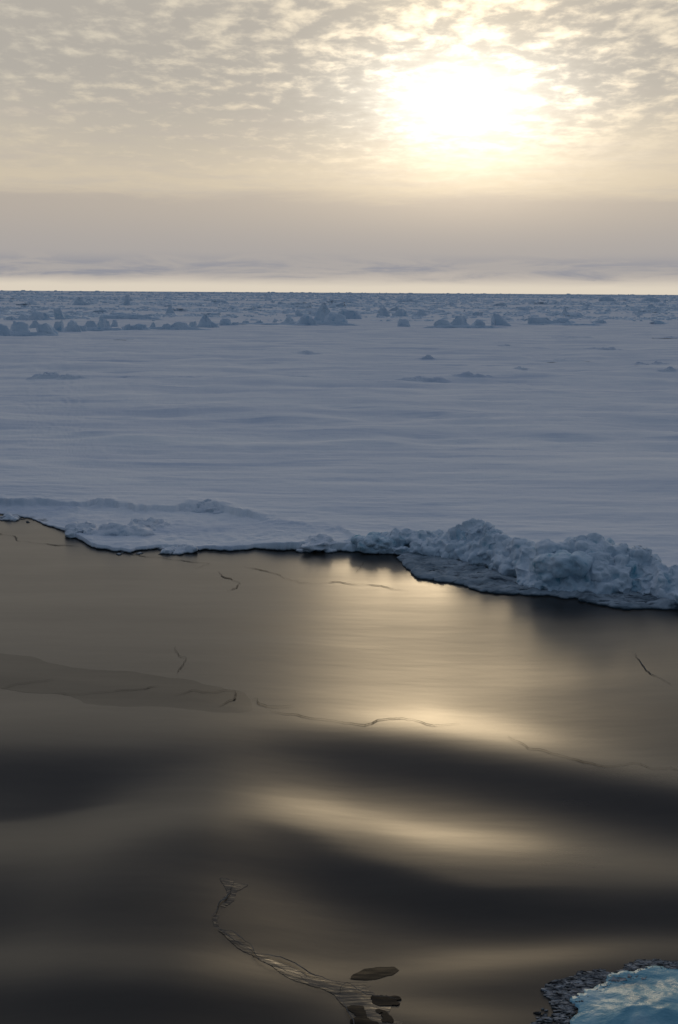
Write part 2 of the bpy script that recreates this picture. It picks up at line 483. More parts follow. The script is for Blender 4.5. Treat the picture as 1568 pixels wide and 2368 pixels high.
def ridge_lumps(xa, xb, stepx, rs, seed):
    rn = random.Random(seed); L = []
    x = xa
    while x <= xb:
        sx, sb = z4(x, np.interp(x, bx, by)); _, stp = z4(x, np.interp(x, tx, ty))
        B = sgp(sx, sb, 0.05); rb = math.hypot(*B)
        # depth of the crest behind the foot grows with the height of the pile
        hpx = sb - stp
        crest = rb + 0.35 + hpx / 2745 * rb * 0.55
        T = at_range(sx, stp, crest)
        hgt = max(T[2], 0.12)
        R_ = min(0.30, 0.16 + 0.14 * hgt) * rs * rn.uniform(.75, 1.15); T = (T[0], T[1], T[2] * rn.uniform(.9, 1.04))
        L.append(((T[0], T[1], T[2] - R_ * 0.9), (R_ * rn.uniform(.8, 1.1), R_ * rn.uniform(.8, 1.2), R_ * 0.95), rn.uniform(0, 3)))
        n = max(2, int(hgt / 0.28))
        for k in range(n):
            f = (k + rn.uniform(.2, .8)) / n
            rr = rb + 0.12 + (crest - rb) * f ** 1.5
            zz = max(0.02, T[2] * f * 0.82)
            ux, uy = T[0] / math.hypot(T[0], T[1]), T[1] / math.hypot(T[0], T[1])
            q = rs * rn.uniform(.2, .38) * (0.75 + 0.35 * hgt)
            L.append(((ux * rr + rn.uniform(-.15, .15), uy * rr, zz), (q * 1.2, q, q * rn.uniform(.7, 1)), rn.uniform(0, 3)))
        L.append(((T[0] * (crest + .45) / crest, T[1] * (crest + .45) / crest, T[2] * 0.35), (0.6, 0.55, max(.15, T[2] * .45)), 0))
        x += stepx * rn.uniform(.8, 1.2)
    return L


rx, ry = sgp(*z4(800, 330))
ridge = empty('pressure_ridge', (rx, ry, 0.0), 'long lumpy snow-covered ridge of broken ice piled along the water edge', 'ice ridge')
org = (rx, ry, 0.0)
skin('snow_bank', ridge_lumps(30, 1780, 24, 0.95, 3), 0.042, M_RIDGE, 70, ridge, org)


def boulder(xs, ys, w, h, rb_off, seed, label, flat=1.0):
    sx, sy = z4(xs, ys)
    B = sgp(sx, sy, 0.1); rb = math.hypot(*B) + rb_off
    T = at_range(sx, sy, rb)
    px = rb / 2745 * .5421
    W_, H_ = w * px, h * px
    rn = random.Random(seed); L = [((T[0], T[1], T[2] + H_ * .45), (W_ * .42, W_ * .34 * flat, H_ * .46), 0)]
    for k in range(14):
        a = rn.uniform(0, 6.28); q = rn.uniform(.16, .27)
        e = rn.uniform(-.2, 1.0)
        L.append(((T[0] + math.cos(a) * W_ * .32, T[1] + math.sin(a) * W_ * .22 * flat, T[2] + H_ * (.45 + .36 * e)), (W_ * q, W_ * q * .8, H_ * q * 1.0), rn.uniform(0, 3)))
    o = skin('ice_boulder', L, 0.045, M_BOULDER, 80 + seed, ridge, org, a=(0.12, 0.07, 0.035, 0.015))
    o['label'] = label
    return o


boulder(165, 196, 190, 72, 0.35, 1, 'dark wet low lump at the left end of the ridge')
boulder(625, 232, 170, 150, 0.9, 2, 'tall rounded blue-grey lump with the highest top')
boulder(1040, 368, 300, 180, 0.45, 3, 'wide smooth rounded snowy lump overhanging the shelf')
boulder(1410, 388, 200, 130, 0.45, 4, 'broad turquoise-hollowed ice lump near the right end')
boulder(1195, 300, 130, 165, 1.1, 5, 'jagged pointed ice lump behind the wide smooth one')

# ------------------------------------------------------------------ flat ice ledge below the ridge
def in_poly_grid(poly, step):
    P = np.array(poly); x0, y0 = P.min(0) - step * 2; x1, y1 = P.max(0) + step * 2
    gx = np.arange(x0, x1, step); gy = np.arange(y0, y1, step)
    return np.meshgrid(gx, gy)


def poly_dist(X, Y, poly):
    """signed distance, positive inside"""
    P = np.array(poly); n = len(P)
    d2 = np.full(X.shape, 1e18); ins = np.zeros(X.shape, bool)
    for i in range(n):
        a = P[i]; b = P[(i + 1) % n]; e = b - a
        wx = X - a[0]; wy = Y - a[1]
        t = np.clip((wx * e[0] + wy * e[1]) / (e @ e + 1e-12), 0, 1)
        d2 = np.minimum(d2, (wx - e[0] * t) ** 2 + (wy - e[1] * t) ** 2)
        c = ((a[1] > Y) != (b[1] > Y)) & (X < (b[0] - a[0]) * (Y - a[1]) / (b[1] - a[1] + 1e-15) + a[0])
        ins ^= c
    return np.where(ins, 1, -1) * np.sqrt(d2)


def plate(name, poly, step, zf, thick, mat, label, cat, wob=0.15, wl=0.6, seed=0, group=None, follow=True, sink=0.03, crisp=None):
    """a sheet with a ragged outline, its own thickness, riding on the water"""
    X, Y = in_poly_grid(poly, step)
    D = poly_dist(X, Y, poly) + wob * fbm(X / wl, Y / wl, seed=seed, octv=4)
    q = D[:-1, :-1] > 0
    q &= (D[1:, :-1] > 0) & (D[:-1, 1:] > 0) & (D[1:, 1:] > 0)
    gy_, gx_ = np.gradient(D, step)
    cellc = np.zeros(X.shape, int)
    for a_, b_ in ((0, 0), (0, 1), (1, 0), (1, 1)):
        cellc[a_:X.shape[0] - 1 + a_, b_:X.shape[1] - 1 + b_] += q
    bd = (cellc > 0) & (cellc < 4)
    g2_ = np.maximum(gx_ ** 2 + gy_ ** 2, 0.25)
    X = np.where(bd, X - np.clip(D * gx_ / g2_, -step, step), X); Y = np.where(bd, Y - np.clip(D * gy_ / g2_, -step, step), Y)
    D = np.where(bd, 0.0, D)
    base = wh(X, Y) if follow else 0
    def fresh(px_, py_):
        C_ = np.array([gp(*p) for p in crisp[0]])
        dd = np.full(np.shape(px_), 1e9)
        for a_, b_ in zip(C_[:-1], C_[1:]):
            e = b_ - a_; wx = px_ - a_[0]; wy = py_ - a_[1]
            t = np.clip((wx * e[0] + wy * e[1]) / (e @ e), 0, 1)
            dd = np.minimum(dd, np.hypot(wx - e[0] * t, wy - e[1] * t))
        return 1 - sst(dd / crisp[1])
    Zt = base + zf(X, Y, D)
    if crisp is not None: Zt = Zt - 0.014 * (1 - fresh(X, Y))     # the far rim dips under the skin beside it
    cx, cy = X.mean(), Y.mean()
    nr, nc = X.shape
    top = np.stack([X - cx, Y - cy, Zt], -1).reshape(-1, 3)
    bot = np.stack([X - cx, Y - cy, np.broadcast_to(base + (-sink - .02), X.shape)], -1).reshape(-1, 3)
    ii, jj = np.nonzero(q)
    a = ii * nc + jj; off = nr * nc
    F = [np.stack([a, a + 1, a + nc + 1, a + nc], -1)]
    for di, dj, (p, r) in ((-1, 0, (1, 0)), (1, 0, (nc, nc + 1)), (0, -1, (0, nc)), (0, 1, (nc + 1, 1))):
        ni, nj = ii + di, jj + dj
        ok = (ni >= 0) & (nj >= 0) & (ni < nr - 1) & (nj < nc - 1)
        nb = np.zeros(len(ii), bool); nb[ok] = q[ni[ok], nj[ok]]
        e = a[~nb]
        F.append(np.stack([e + p, e + r, e + r + off, e + p + off], -1) + (off if thick < .05 else 0))
    F = np.concatenate(F)
    V_ = np.concatenate([top, top, bot] if thick < .05 else [top, bot])
    used = np.unique(F); remap = np.full(len(V_), -1); remap[used] = np.arange(len(used))
    V = V_[used]
    o = mesh_obj(name, V, remap[F], mat, loc=(cx, cy, 0))
    if crisp is not None:      # how much drier the sheet is than the skin round it, fading inward from its crisp rim
        at = o.data.attributes.new('fresh', 'FLOAT', 'POINT')
        at.data.foreach_set('value', np.clip((fresh(V[:, 0] + cx, V[:, 1] + cy) - .3) / .7, 0, 1).astype(np.float32))
    if label: tag(o, label, cat, group)
    return o


led = [z4(*p) for p in [(285, 236), (300, 222), (420, 216), (560, 250), (680, 286), (800, 322), (880, 362), (960, 388), (1130, 388), (1270, 400), (1400, 402), (1470, 415), (1560, 440), (1640, 452),
                        (1640, 476), (1568, 472), (1430, 467), (1320, 470), (1220, 450), (1090, 420), (960, 405), (830, 405), (720, 397), (600, 370), (520, 347), (440, 335), (370, 325), (330, 302)]]
led = [sgp(*p) for p in led]


def ledge_z(X, Y, D):
    return 0.04 + 0.07 * sst(D / 0.25) + 0.07 * fbm(X * 1.1, Y * 0.9, seed=91, octv=5, gain=.6) * sst(D / 0.5) + 0.05 * np.abs(fbm(X * 3, Y * 3, seed=92, octv=4))


plate('ice_ledge', led, 0.045, ledge_z, 0.2, M_SHELF, 'flat crusty grey ice ledge at the foot of the lumpy ridge', 'ice ledge', 0.12, 0.5, 93)

# ------------------------------------------------------------------ rubble heaps on the left terrace
def z3(x, y): return x * .5421, 1220 + y * .5421


def heap(name, pts, label, seed, sc=1.0, mat=None, cat='snow heap'):
    """pts: (x, base y, width, height) in the enlarged view of the left shore"""
    L = []; c0 = None
    rn = random.Random(seed)
    for (x, y, w, h) in pts:
        sx, sy = z3(x, y)
        B = sgp(sx, sy, 0.2); zb = float(field_z(np.array([B[0]]), np.array([B[1]]))[0])
        zb = max(zb, 0.0); r = math.hypot(*B); px = r / 2745 * .5421
        if seed == 4: zb -= .22; h = h * 2.2
        if c0 is None: c0 = (B[0], B[1], zb)
        W_, H_ = w * px, h * px
        L.append(((B[0], B[1] + .3, zb - .07), (W_ * .6, .5 + W_ * .2, H_ * .6), 0))
        for k in range(max(4, int(w / 14))):
            f = rn.uniform(-.45, .45); q = H_ * rn.uniform(.25, .5) + 0.05
            L.append(((B[0] + f * W_, B[1] + rn.uniform(-.1, .6), zb - .05 + H_ * (0.5 - .9 * abs(f)) * rn.uniform(.2, 1)), (q * 1.3, q * 1.1, q), rn.uniform(0, 3)))
    o = skin(name, L, 0.05, mat or M_HEAP, 120 + seed, None, c0, a=(0.07, 0.05, 0.03, 0.015), L=(0.6, 0.3, 0.14, 0.07))
    tag(o, label, cat)


heap('snow_heap', [(375, 200, 120, 46), (340, 205, 60, 30), (420, 205, 60, 30)], 'small snowy rubble heap on the low left ice shelf beside the water', 1)
heap('snow_heap', [(520, 212, 170, 44), (590, 208, 130, 46), (640, 212, 110, 36), (450, 214, 70, 26)], 'wide rounded snow heap in the middle of the low left ice shelf', 2)
heap('snow_heap', [(680, 170, 110, 34), (630, 172, 70, 24), (740, 178, 90, 18)], 'low jagged snow heap behind the wide rounded heap', 3)
heap('snow_heap', [(960, 108, 110, 17), (890, 106, 90, 13), (1020, 112, 70, 10)], 'thin jagged pile of snow blocks along the upper shelf edge', 4)
heap('snow_heap', [(830, 276, 110, 38), (760, 274, 90, 22)], 'dark-footed lump of snow at the shore left of the black undercut', 5)
heap('snow_heap', [(1470, 268, 150, 34), (1410, 270, 80, 22), (1530, 275, 70, 18)], 'low rounded snow lump on the brink above the black undercut', 6)
heap('snow_heap', [(610, 292, 80, 18), (560, 288, 60, 10)], 'small flat snow crumb pushed out onto the thin ice', 7)
heap('snow_heap', [(60, 128, 90, 22), (20, 124, 60, 20), (130, 140, 60, 12)], 'low snowy hump at the left margin of the ice shelf', 8)

# ------------------------------------------------------------------ blocks on the pack ice
def block_mesh(seed, boxy, sub=4, peak=0.0, rough=1.0):
    v, f = {2: ICO2, 3: ICO3, 4: ICO4}[sub]
    rn = np.random.RandomState(seed)
    p = np.sign(v) * np.abs(v) ** .72
    p /= np.abs(p).max()
    for k in range(10):
        n = rn.normal(size=3); n[2] = abs(n[2]) * .7; n /= np.linalg.norm(n)
        dd = rn.uniform(.5, .85)
        ex = np.maximum(0, p @ n - dd)
        p = p - ex[:, None] * n * boxy
    a = fbm(v[:, 0] * 1.4 + seed, v[:, 1] * 1.4, v[:, 2] * 1.4, 3, seed=seed)
    p = p * (1 + rough * 0.30 * a)[:, None]
    p[:, 2] = np.where(p[:, 2] < 0, p[:, 2] * .3, p[:, 2])
    if peak: p[:, :2] *= (1 - peak * np.clip(p[:, 2], 0, 1))[:, None]
    mx = p[:, 2].max(); ex = np.abs(p[:, :2]).max(0)
    return p / np.array([ex[0] * 2, ex[1] * 2, mx]), f


PR = []
for i in range(12):
    PR.append(block_mesh(200 + i, [.9, .6, .95][i % 3], 4, [0, .25, .1, .45][i % 4]))
PYR = block_mesh(230, .7, 4, .8, 1.5)
BOX = block_mesh(233, 1.0, 4, 0)
BOXV = BOX[0].copy(); BOXV[:, 2] = np.where(BOXV[:, 2] > 0, np.minimum(1, BOXV[:, 2] * 1.7), BOXV[:, 2]); BOXV[:, :2] = np.clip(BOXV[:, :2], -.36, .36) / .72
HORN = PR[2][0].copy(); HORN[:, 2] *= (0.55 + 1.0 * np.abs(HORN[:, 0] - 0.05) ** 1.0); HORN = HORN / np.array([1, 1, HORN[:, 2].max()])


def block(sx, sy, w, h, shape, label, name='ice_block', group=None, rz=0.0, mat=None, lean=0.0, dep=0.7):
    x, y = sgp(sx, sy, 0.3)
    r = math.hypot(x, y); zb = float(field_z(np.array([x]), np.array([y]))[0])
    px = r / 2745
    v, f = shape
    p = v * np.array([w * px * 1.3, min(w * px * dep, 6.0), h * px * 1.05])
    p[:, 0] += lean * p[:, 2]
    c, s = math.cos(rz), math.sin(rz)
    o = mesh_obj(name, p, f, mat or M_BLOCK, loc=(x, y + w * px * dep * .4, zb - 0.1))
    o.rotation_euler = (0, 0, rz)
    return tag(o, label, 'ice block', group)


G1 = 'ice blocks in the broken row across the left of the snowfield'
q1 = lambda x, y: (x * .5421, 680 + y * .5421)
ROW = [
    (12, 302, 80, 56, 0, 'bluish ice block cut off by the left edge of the row of blocks'),
    (95, 297, 92, 66, 1, 'tallest rounded block near the left end of the row of blocks'),
    (162, 262, 60, 38, 3, 'small pointed block peeking over the wide low block in the left row'),
    (205, 300, 120, 54, 2, 'wide low block standing forward between the tall left block and its pointed neighbours'),
    (266, 280, 56, 50, 5, 'narrow steep block behind the right end of the wide forward block'),
    (328, 283, 74, 50, 4, 'squat angular block just right of the wide forward block'),
    (372, 274, 50, 28, 6, 'low rounded block filling the gap before the twin domed blocks'),
    (412, 267, 62, 44, 7, 'left one of the twin domed blocks in the row'),
    (475, 266, 70, 46, 8, 'right larger one of the twin domed blocks in the row'),
    (526, 256, 44, 32, 9, 'small round block snug against the right twin dome'),
    (582, 270, 76, 28, 10, 'long flat block right of the small round block'),
    (642, 271, 86, 28, 11, 'low lumpy block in the thin middle stretch of the row'),
    (706, 265, 38, 32, 3, 'small triangular block standing up from the thin middle stretch'),
    (770, 270, 66, 28, 2, 'flat-topped low block right of the small triangular block'),
    (836, 270, 96, 38, 0, 'broad dark block left of the pyramid-shaped one'),
    (886, 267, 46, 36, 5, 'narrow block touching the left foot of the pyramid-shaped one'),
    (950, 258, 116, 64, 'P', 'pyramid-shaped block with a sharp top ending the denser left row'),
    (1045, 249, 56, 30, 1, 'small round-topped block right of the pyramid-shaped one'),
    (1082, 250, 36, 14, 6, 'tiny crumb of ice beside the small round-topped block'),
    (1130, 244, 40, 20, 7, 'lone tiny block on the sparse right part of the row'),
    (1190, 246, 60, 22, 10, 'flat tiny block between two lone little ones'),
    (1267, 240, 30, 21, 9, 'round pebble-like block standing alone before the big jagged heap'),
    (1330, 243, 46, 30, 4, 'upright little block just left of the big jagged heap'),
]
for (x, y, w, h, k, lab) in ROW:
    block(*q1(x, y), w * .5421, h * .5421, PYR if k == 'P' else PR[k], lab, group=G1)
GB = 'low banks of snow along the broken row'
for (x, y, w, h, lab) in ((110, 300, 300, 22, 'low snow bank under the tall blocks at the left end of the row'), (430, 270, 360, 18, 'low snow bank under the twin domed blocks'),
                          (800, 270, 330, 17, 'low snow bank leading to the foot of the pyramid-shaped block'), (1200, 247, 420, 9, 'very thin snow bank joining the sparse small blocks'), (1470, 246, 330, 22, 'low snow bank under the big jagged heap at centre'),
                          (2160, 262, 360, 15, 'low snow bank joining the blocks of the right cluster'), (2620, 246, 420, 10, 'thin snow bank behind the rounded low mound toward the right margin')):
    block(*q1(x, y), w * .5421, h * .5421, PR[11], lab, 'snow_bank', dep=.12)
block(*q1(1408, 247), 90 * .5421, 46 * .5421, PR[4], 'lower left shoulder block of the big jagged heap at centre')
block(*q1(1500, 240), 150 * .5421, 98 * .5421, PYR, 'big jagged heap of ice rising highest near the middle of the far pack', dep=.5)
block(*q1(1560, 244), 110 * .5421, 50 * .5421, PR[1], 'right-hand low block against the big jagged heap')
block(*q1(275, 221), 44 * .5421, 52 * .5421, PR[6], 'tall slab-like block leaning left behind the left row', lean=-.35)
block(*q1(310, 220), 56 * .5421, 20 * .5421, PR[2], 'low wedge at the right foot of the leaning slab')
block(*q1(175, 224), 110 * .5421, 38 * .5421, PR[8], 'long hummock left of the leaning slab behind the row')
block(*q1(100, 225), 80 * .5421, 26 * .5421, PR[9], 'small hummock between the long hummock and the left margin')
block(*q1(38, 226), 84 * .5421, 20 * .5421, PR[10], 'flat hummock at the left margin behind the row')
block(*q1(600, 221), 240 * .5421, 22 * .5421, PR[11], 'very long low ice bank behind the middle of the left row', dep=.2)
block(*q1(785, 196), 40 * .5421, 42 * .5421, PR[3], 'narrow peaked block standing alone beyond the long low bank')
block(*q1(585, 160), 32 * .5421, 50 * .5421, PR[5], 'small upright chunk far off above the long low bank')
block(*q1(365, 160), 90 * .5421, 38 * .5421, PYR, 'far low pointed mound beyond the leaning slab')
q2 = lambda x, y: (850 + x * .5389, 680 + y * .5389)
e2 = .5389
block(*q2(303, 254), 58 * e2, 36 * e2, PR[1], 'lone sloping block standing apart left of the right cluster')
block(*q2(482, 259), 88 * e2, 36 * e2, PR[0], 'low blunt block at the left end of the right cluster')
block(*q2(560, 256), 88 * e2, 48 * e2, PR[8], 'taller snow-topped block second in the right cluster')
block(*q2(642, 254), 58 * e2, 30 * e2, PR[4], 'small block in the gap of the right cluster')
block(*q2(742, 254), 100 * e2, 54 * e2, (HORN, PR[2][1]), 'horned block with a scooped top at the right of the cluster')
block(*q2(940, 243), 100 * e2, 28 * e2, (BOXV, BOX[1]), 'flat-topped box-like ice slab standing on dark gaps')
block(*q2(1036, 240), 84 * e2, 25 * e2, PR[11], 'rounded low mound right of the box-like slab')
block(*q2(1200, 242), 90 * e2, 18 * e2, PR[10], 'small flat lump in the thin row right of the rounded low mound')
block(*q2(1490, 244), 110 * e2, 16 * e2, PR[2], 'flattened lump near the right margin in the thin row')
block(*q2(1050, 205), 60 * e2, 34 * e2, PYR, 'peaked hummock behind and above the box-like slab')
block(*q2(1455, 175), 90 * e2, 24 * e2, PYR, 'broad peaked hummock far off toward the right margin')
block(*q2(1245, 138), 80 * e2, 20 * e2, PR[0], 'distant flat-topped hummock above the right half of the pack', dep=.3)
block(*q2(1440, 140), 80 * e2, 20 * e2, PR[4], 'distant hummock pair near the right margin below the horizon', dep=.3)
block(*q2(205, 210), 60 * e2, 46 * e2, PR[3], 'peaked hummock rising from the far bank left of the right cluster')
block(*q2(285, 208), 70 * e2, 36 * e2, PR[8], 'rounded hummock in the far bank just right of the peaked one')
block(*q2(375, 205), 80 * e2, 28 * e2, PR[9], 'low hummock ending the far bank left of the right cluster')
block(*q2(30, 220), 120 * e2, 40 * e2, PR[7], 'wide hummock in the far bank directly right of the big jagged heap')

# far hummocks: many, alike, in bands
GF = 'hummocks of the distant broken pack ice'
LF = 'small blue-grey ice hummock in the distant rubble bands below the horizon'
rn = random.Random(5)
farm = []
for i in range(8):
    v, f = block_mesh(300 + i, .8, 3, [0, .3, .15, .5][i % 4], 1.3)
    me = bpy.data.meshes.new('far_hummock')
    me.from_pydata(v.tolist(), [], f.tolist()); me.update()
    me.polygons.foreach_set('use_smooth', np.full(len(me.polygons), True)); me.materials.append(M_BLOCK)
    farm.append(me)
bands_y = [(789, 1.0), (779, 1.0), (771, 1.0), (764, 1.0), (758, 1.0), (753, 1.0)]
count = 0
for by_, dens in bands_y:
    nb = 46
    for k in range(nb):
        sx = rn.uniform(-60, 1755)
        horizon = 726 + sx * .0065
        sy = by_ - 731 + horizon + rn.gauss(0, 2.0) + 2.2 * math.sin(sx * .006 + by_)
        if vn(np.array([sx * .011]), np.array([by_ * .31]), seed=8)[0] < -.12: continue
        if sy < horizon + 8: continue
        x, y = sgp(sx, sy, 0.3); r = math.hypot(x, y); px = r / 2745
        w = rn.uniform(22, 85); h = rn.uniform(4.5, 12) * (1.25 if rn.random() < .12 else .85)
        w *= (sy - horizon) / 60 * .6 + .4; h *= (sy - horizon) / 60 * .6 + .6
        o = bpy.data.objects.new('far_hummock', rn.choice(farm)); COL.objects.link(o)
        zb = float(field_z(np.array([x]), np.array([y]))[0])
        o.location = (x, y, zb - .15); o.scale = (w * px, min(w * px * .6, 12), h * px); o.rotation_euler = (0, 0, rn.uniform(-.5, .5) + (math.pi if rn.random() < .5 else 0))
        tag(o, LF, 'ice hummock', GF); count += 1
# the rest of the pack, out to the horizon, nobody could count
vs, fs, n = [], [], 0
fv = [block_mesh(320 + i, .8, 2, [0, .3, .5][i % 3], 1.3) for i in range(6)]
for i in range(17000):
    u = rn.random()
    dep_px = 2.2 + 72 * u ** 1.5
    sx = rn.uniform(-500, 2200)
    sy = 726 + sx * .0065 + dep_px
    if i % 5 > 1:                      # strung along pressure ridges
        k = rn.randrange(70); kr = random.Random(900 + k)
        dep_px = 4 + 62 * kr.random() ** 1.5; sx = kr.uniform(-400, 2000) + rn.gauss(0, kr.uniform(90, 260))
        dep_px += .006 * kr.uniform(-1, 1) * (sx - 800) * dep_px / 60 + rn.gauss(0, .35 + dep_px * .008)
        dep_px = max(dep_px, 2.5); sy = 726 + sx * .0065 + dep_px
    elif vn(np.array([sx * .006]), np.array([dep_px * (.55 if dep_px > 12 else 1.1)]), seed=9)[0] < -.08: continue
    x, y = sgp(sx, sy, 0.2); r = math.hypot(x, y); px = r / 2745
    w = rn.uniform(7, 44) * (dep_px / 70 * .6 + .5); h = rn.uniform(2.6, 9.0) * (dep_px / 70 * .6 + .4)
    v, f = fv[i % 6]
    a = rn.uniform(0, 6.28); c, s = math.cos(a), math.sin(a)
    p = np.stack([v[:, 0] * c - v[:, 1] * s, v[:, 0] * s + v[:, 1] * c, v[:, 2]], -1) * np.array([w * px, min(w * px, 25), h * px])
    vs.append(p + np.array([x, y, -0.05])); fs.append(f + n); n += len(v)
rub = mesh_obj('ice_rubble', np.concatenate(vs), np.concatenate(fs), M_BLOCK)
zz = field_z(np.concatenate(vs)[:, 0], np.concatenate(vs)[:, 1])
tag(rub, 'blue-grey bands of broken ice rubble stretching to the horizon', 'ice rubble', kind='stuff')

# ------------------------------------------------------------------ snow mounds on the field
def mound(sx, sy, w, h, label, sharp=2.0, seed=0, split=0.0):
    x0, y0 = sgp(sx, sy, 0.4)
    r = math.hypot(x0, y0); px = r / 2745
    W_, H_ = w * px * .72, h * px; sharp += .3; H_ *= .46
    dp = max(W_ * .55, H_ * 1.6)
    nu, nvv = 40, 72
    a = np.linspace(0, 2 * math.pi, nvv, endpoint=False); q = np.linspace(0, 1, nu) ** 1.2
    A, Q = np.meshgrid(a, q)
    x = Q * np.cos(A) * W_; y = Q * np.sin(A) * dp
    prof = np.clip(1 - Q ** 2, 0, 1) ** sharp
    nn = .8 + .9 * fbm((x + x0) / W_ * 2.6, (y + y0) / dp * 1.5, seed=seed + 150, octv=4)
    z = H_ * prof * nn
    if split: z *= 1 - .5 * np.exp(-((x / W_ - split) / .12) ** 2)
    gz = field_z(x + x0, y + y0 + dp * .4)
    z0 = float(field_z(np.array([x0]), np.array([y0 + dp * .4]))[0])
    V = np.stack([x, y, z + gz - z0 - 0.05 + 0.03 * (1 - Q)], -1).reshape(-1, 3)
    i = np.arange(nu - 1)[:, None] * nvv; j = np.arange(nvv)[None, :]; j2 = (j + 1) % nvv
    F = np.stack([i + j, i + nvv + j, i + nvv + j2, i + j2], -1).reshape(-1, 4)
    o = mesh_obj('snow_mound', V, F, M_FIELD, loc=(x0, y0 + dp * .4, z0))
    tag(o, label, 'snow mound')


mound(*q1(228, 498), 160 * .5421, 42 * .5421, 'domed dark-faced snow mound standing alone at the left', .9, 1)
mound(*q1(318, 502), 110 * .5421, 30 * .5421, 'smaller flat hump attached right of the domed mound at the left', .9, 2)
mound(*q1(845, 496), 150 * .5421, 16 * .5421, 'thin low drift right of the domed mounds', 1.5, 3)
mound(*q1(600, 500), 110 * .5421, 12 * .5421, 'faint little drift next to the domed mounds', 1.5, 4)
mound(*q1(1410, 497), 220 * .5421, 16 * .5421, 'long flat drift ending in a dark streak near the middle', 1.5, 5)
mound(*q1(1420, 383), 130 * .5421, 18 * .5421, 'small peaked drift above the middle of the snowfield', 1.5, 6)
mound(*q1(550, 312), 130 * .5421, 12 * .5421, 'flat drift just below the row of blocks', 1.5, 7)
mound(*q2(405, 407), 70 * e2, 30 * e2, 'tiny sharp-pointed snow cone in the middle of the snowfield', 2.2, 8)
mound(*q2(375, 508), 250 * e2, 40 * e2, 'wide rough drift below the sharp-pointed snow cone', 1.5, 9)
mound(*q2(605, 494), 190 * e2, 34 * e2, 'gently arched drift to the right of the wide rough one', 1.3, 10)
mound(*q2(1245, 362), 170 * e2, 22 * e2, 'arched dark drift under the box-like ice slab', 1.4, 11)
mound(*q2(785, 349), 130 * e2, 17 * e2, 'low smooth drift below the horned block', 1.4, 12)
mound(*q2(1440, 428), 150 * e2, 28 * e2, 'knobbly drift close to the right margin', 1.4, 13)
mound(*q2(1525, 468), 100 * e2, 22 * e2, 'rounded drift touching the right margin below the knobbly one', 1.3, 14)
mound(*q2(1095, 309), 150 * e2, 15 * e2, 'slim drift lying closest below the rounded low mound', 1.4, 15)
mound(*q2(1535, 311), 110 * e2, 15 * e2, 'thin dark drift at the right margin under the far blocks', 1.4, 16)
mound(*q2(840, 457), 80 * e2, 16 * e2, 'small round bump between the arched drift and the knobbly drift', 1.4, 17)
mound(*q2(1050, 418), 220 * e2, 15 * e2, 'long slanting drift left of the knobbly one', 1.4, 18)

# ------------------------------------------------------------------ sheets of newer ice, cracks and the opened channel
def smooth_sheet(poly, mat, label, seed, wob=0.12, crisp=None, zoff=0.006, step=0.07):
    return plate('thin_ice_sheet', [gp(*p) for p in poly], step, lambda X, Y, D: 0.002 + zoff * sst(D / 1.2), 0.01, mat, label, 'thin ice', wob, 1.1, seed, None, True, 0.02, crisp)


smooth_sheet([(-160, 1490), (0, 1513), (70, 1522), (170, 1546), (300, 1558), (420, 1574), (520, 1588), (580, 1606), (660, 1628), (720, 1652), (640, 1664), (545, 1672), (450, 1660), (300, 1648),
              (225, 1640), (170, 1612), (100, 1606), (0, 1598), (-160, 1590)], M_SHEET, 'dark tapering sheet of thin ice reaching in from the left margin', 1, crisp=([(-160, 1490), (0, 1513), (170, 1546), (300, 1558), (420, 1574), (480, 1600), (170, 1600), (-160, 1580)], 4.0))


def strip(name, pts, wid, mat, label, cat, seed, z=0.016, rim=False, parent=None, jag=0.07, side=0.0, step=0.06):
    """a jagged line lying on the ice; pts are photo points"""
    P = np.array([gp(*p) for p in pts]); seg = np.hypot(*(P[1:] - P[:-1]).T); cum = np.concatenate([[0], np.cumsum(seg)])
    s = np.arange(0, cum[-1], step)
    x = np.interp(s, cum, P[:, 0]); y = np.interp(s, cum, P[:, 1])
    x = x + jag * fbm(s * 1.8, s * 0, seed=seed, octv=4); y = y + jag * 1.5 * fbm(s * 1.6, s * 0 + 5, seed=seed, octv=5, gain=.6)
    tx_, ty_ = np.gradient(x), np.gradient(y); l = np.hypot(tx_, ty_) + 1e-9
    nx, ny = -ty_ / l, tx_ / l
    w = wid * .2 * np.clip(.55 + .75 * fbm(s * 1.3, s * 0 + 9, seed=seed + 1, octv=3), .12, 1.8) * sst(s / .6) * sst((cum[-1] - s) / .6) + .004
    cols = []
    for k, hz in ((-1, 0.0), (-.5, .5), (0, 1.0), (.5, .5), (1, 0.0)):
        xx = x + nx * (w * k + side); yy = y + ny * (w * k + side)
        cols.append(np.stack([xx, yy, wh(xx, yy) + z + (hz * .05 * np.clip(w / .1, 0, 1) * (0.6 + vn(s * 6, s * 0 + k, seed=seed)) if rim else 0 * s)], -1))
    V = np.stack(cols, 1)
    c = (P[:, 0].mean(), P[:, 1].mean(), 0)
    o = mesh_obj(name, V.reshape(-1, 3) - np.array(c if parent is None else (parent.location[0], parent.location[1], 0)), grid_faces(len(s), 5), mat, parent, loc=None if parent is not None else c)
    if label: tag(o, label, cat)
    return o


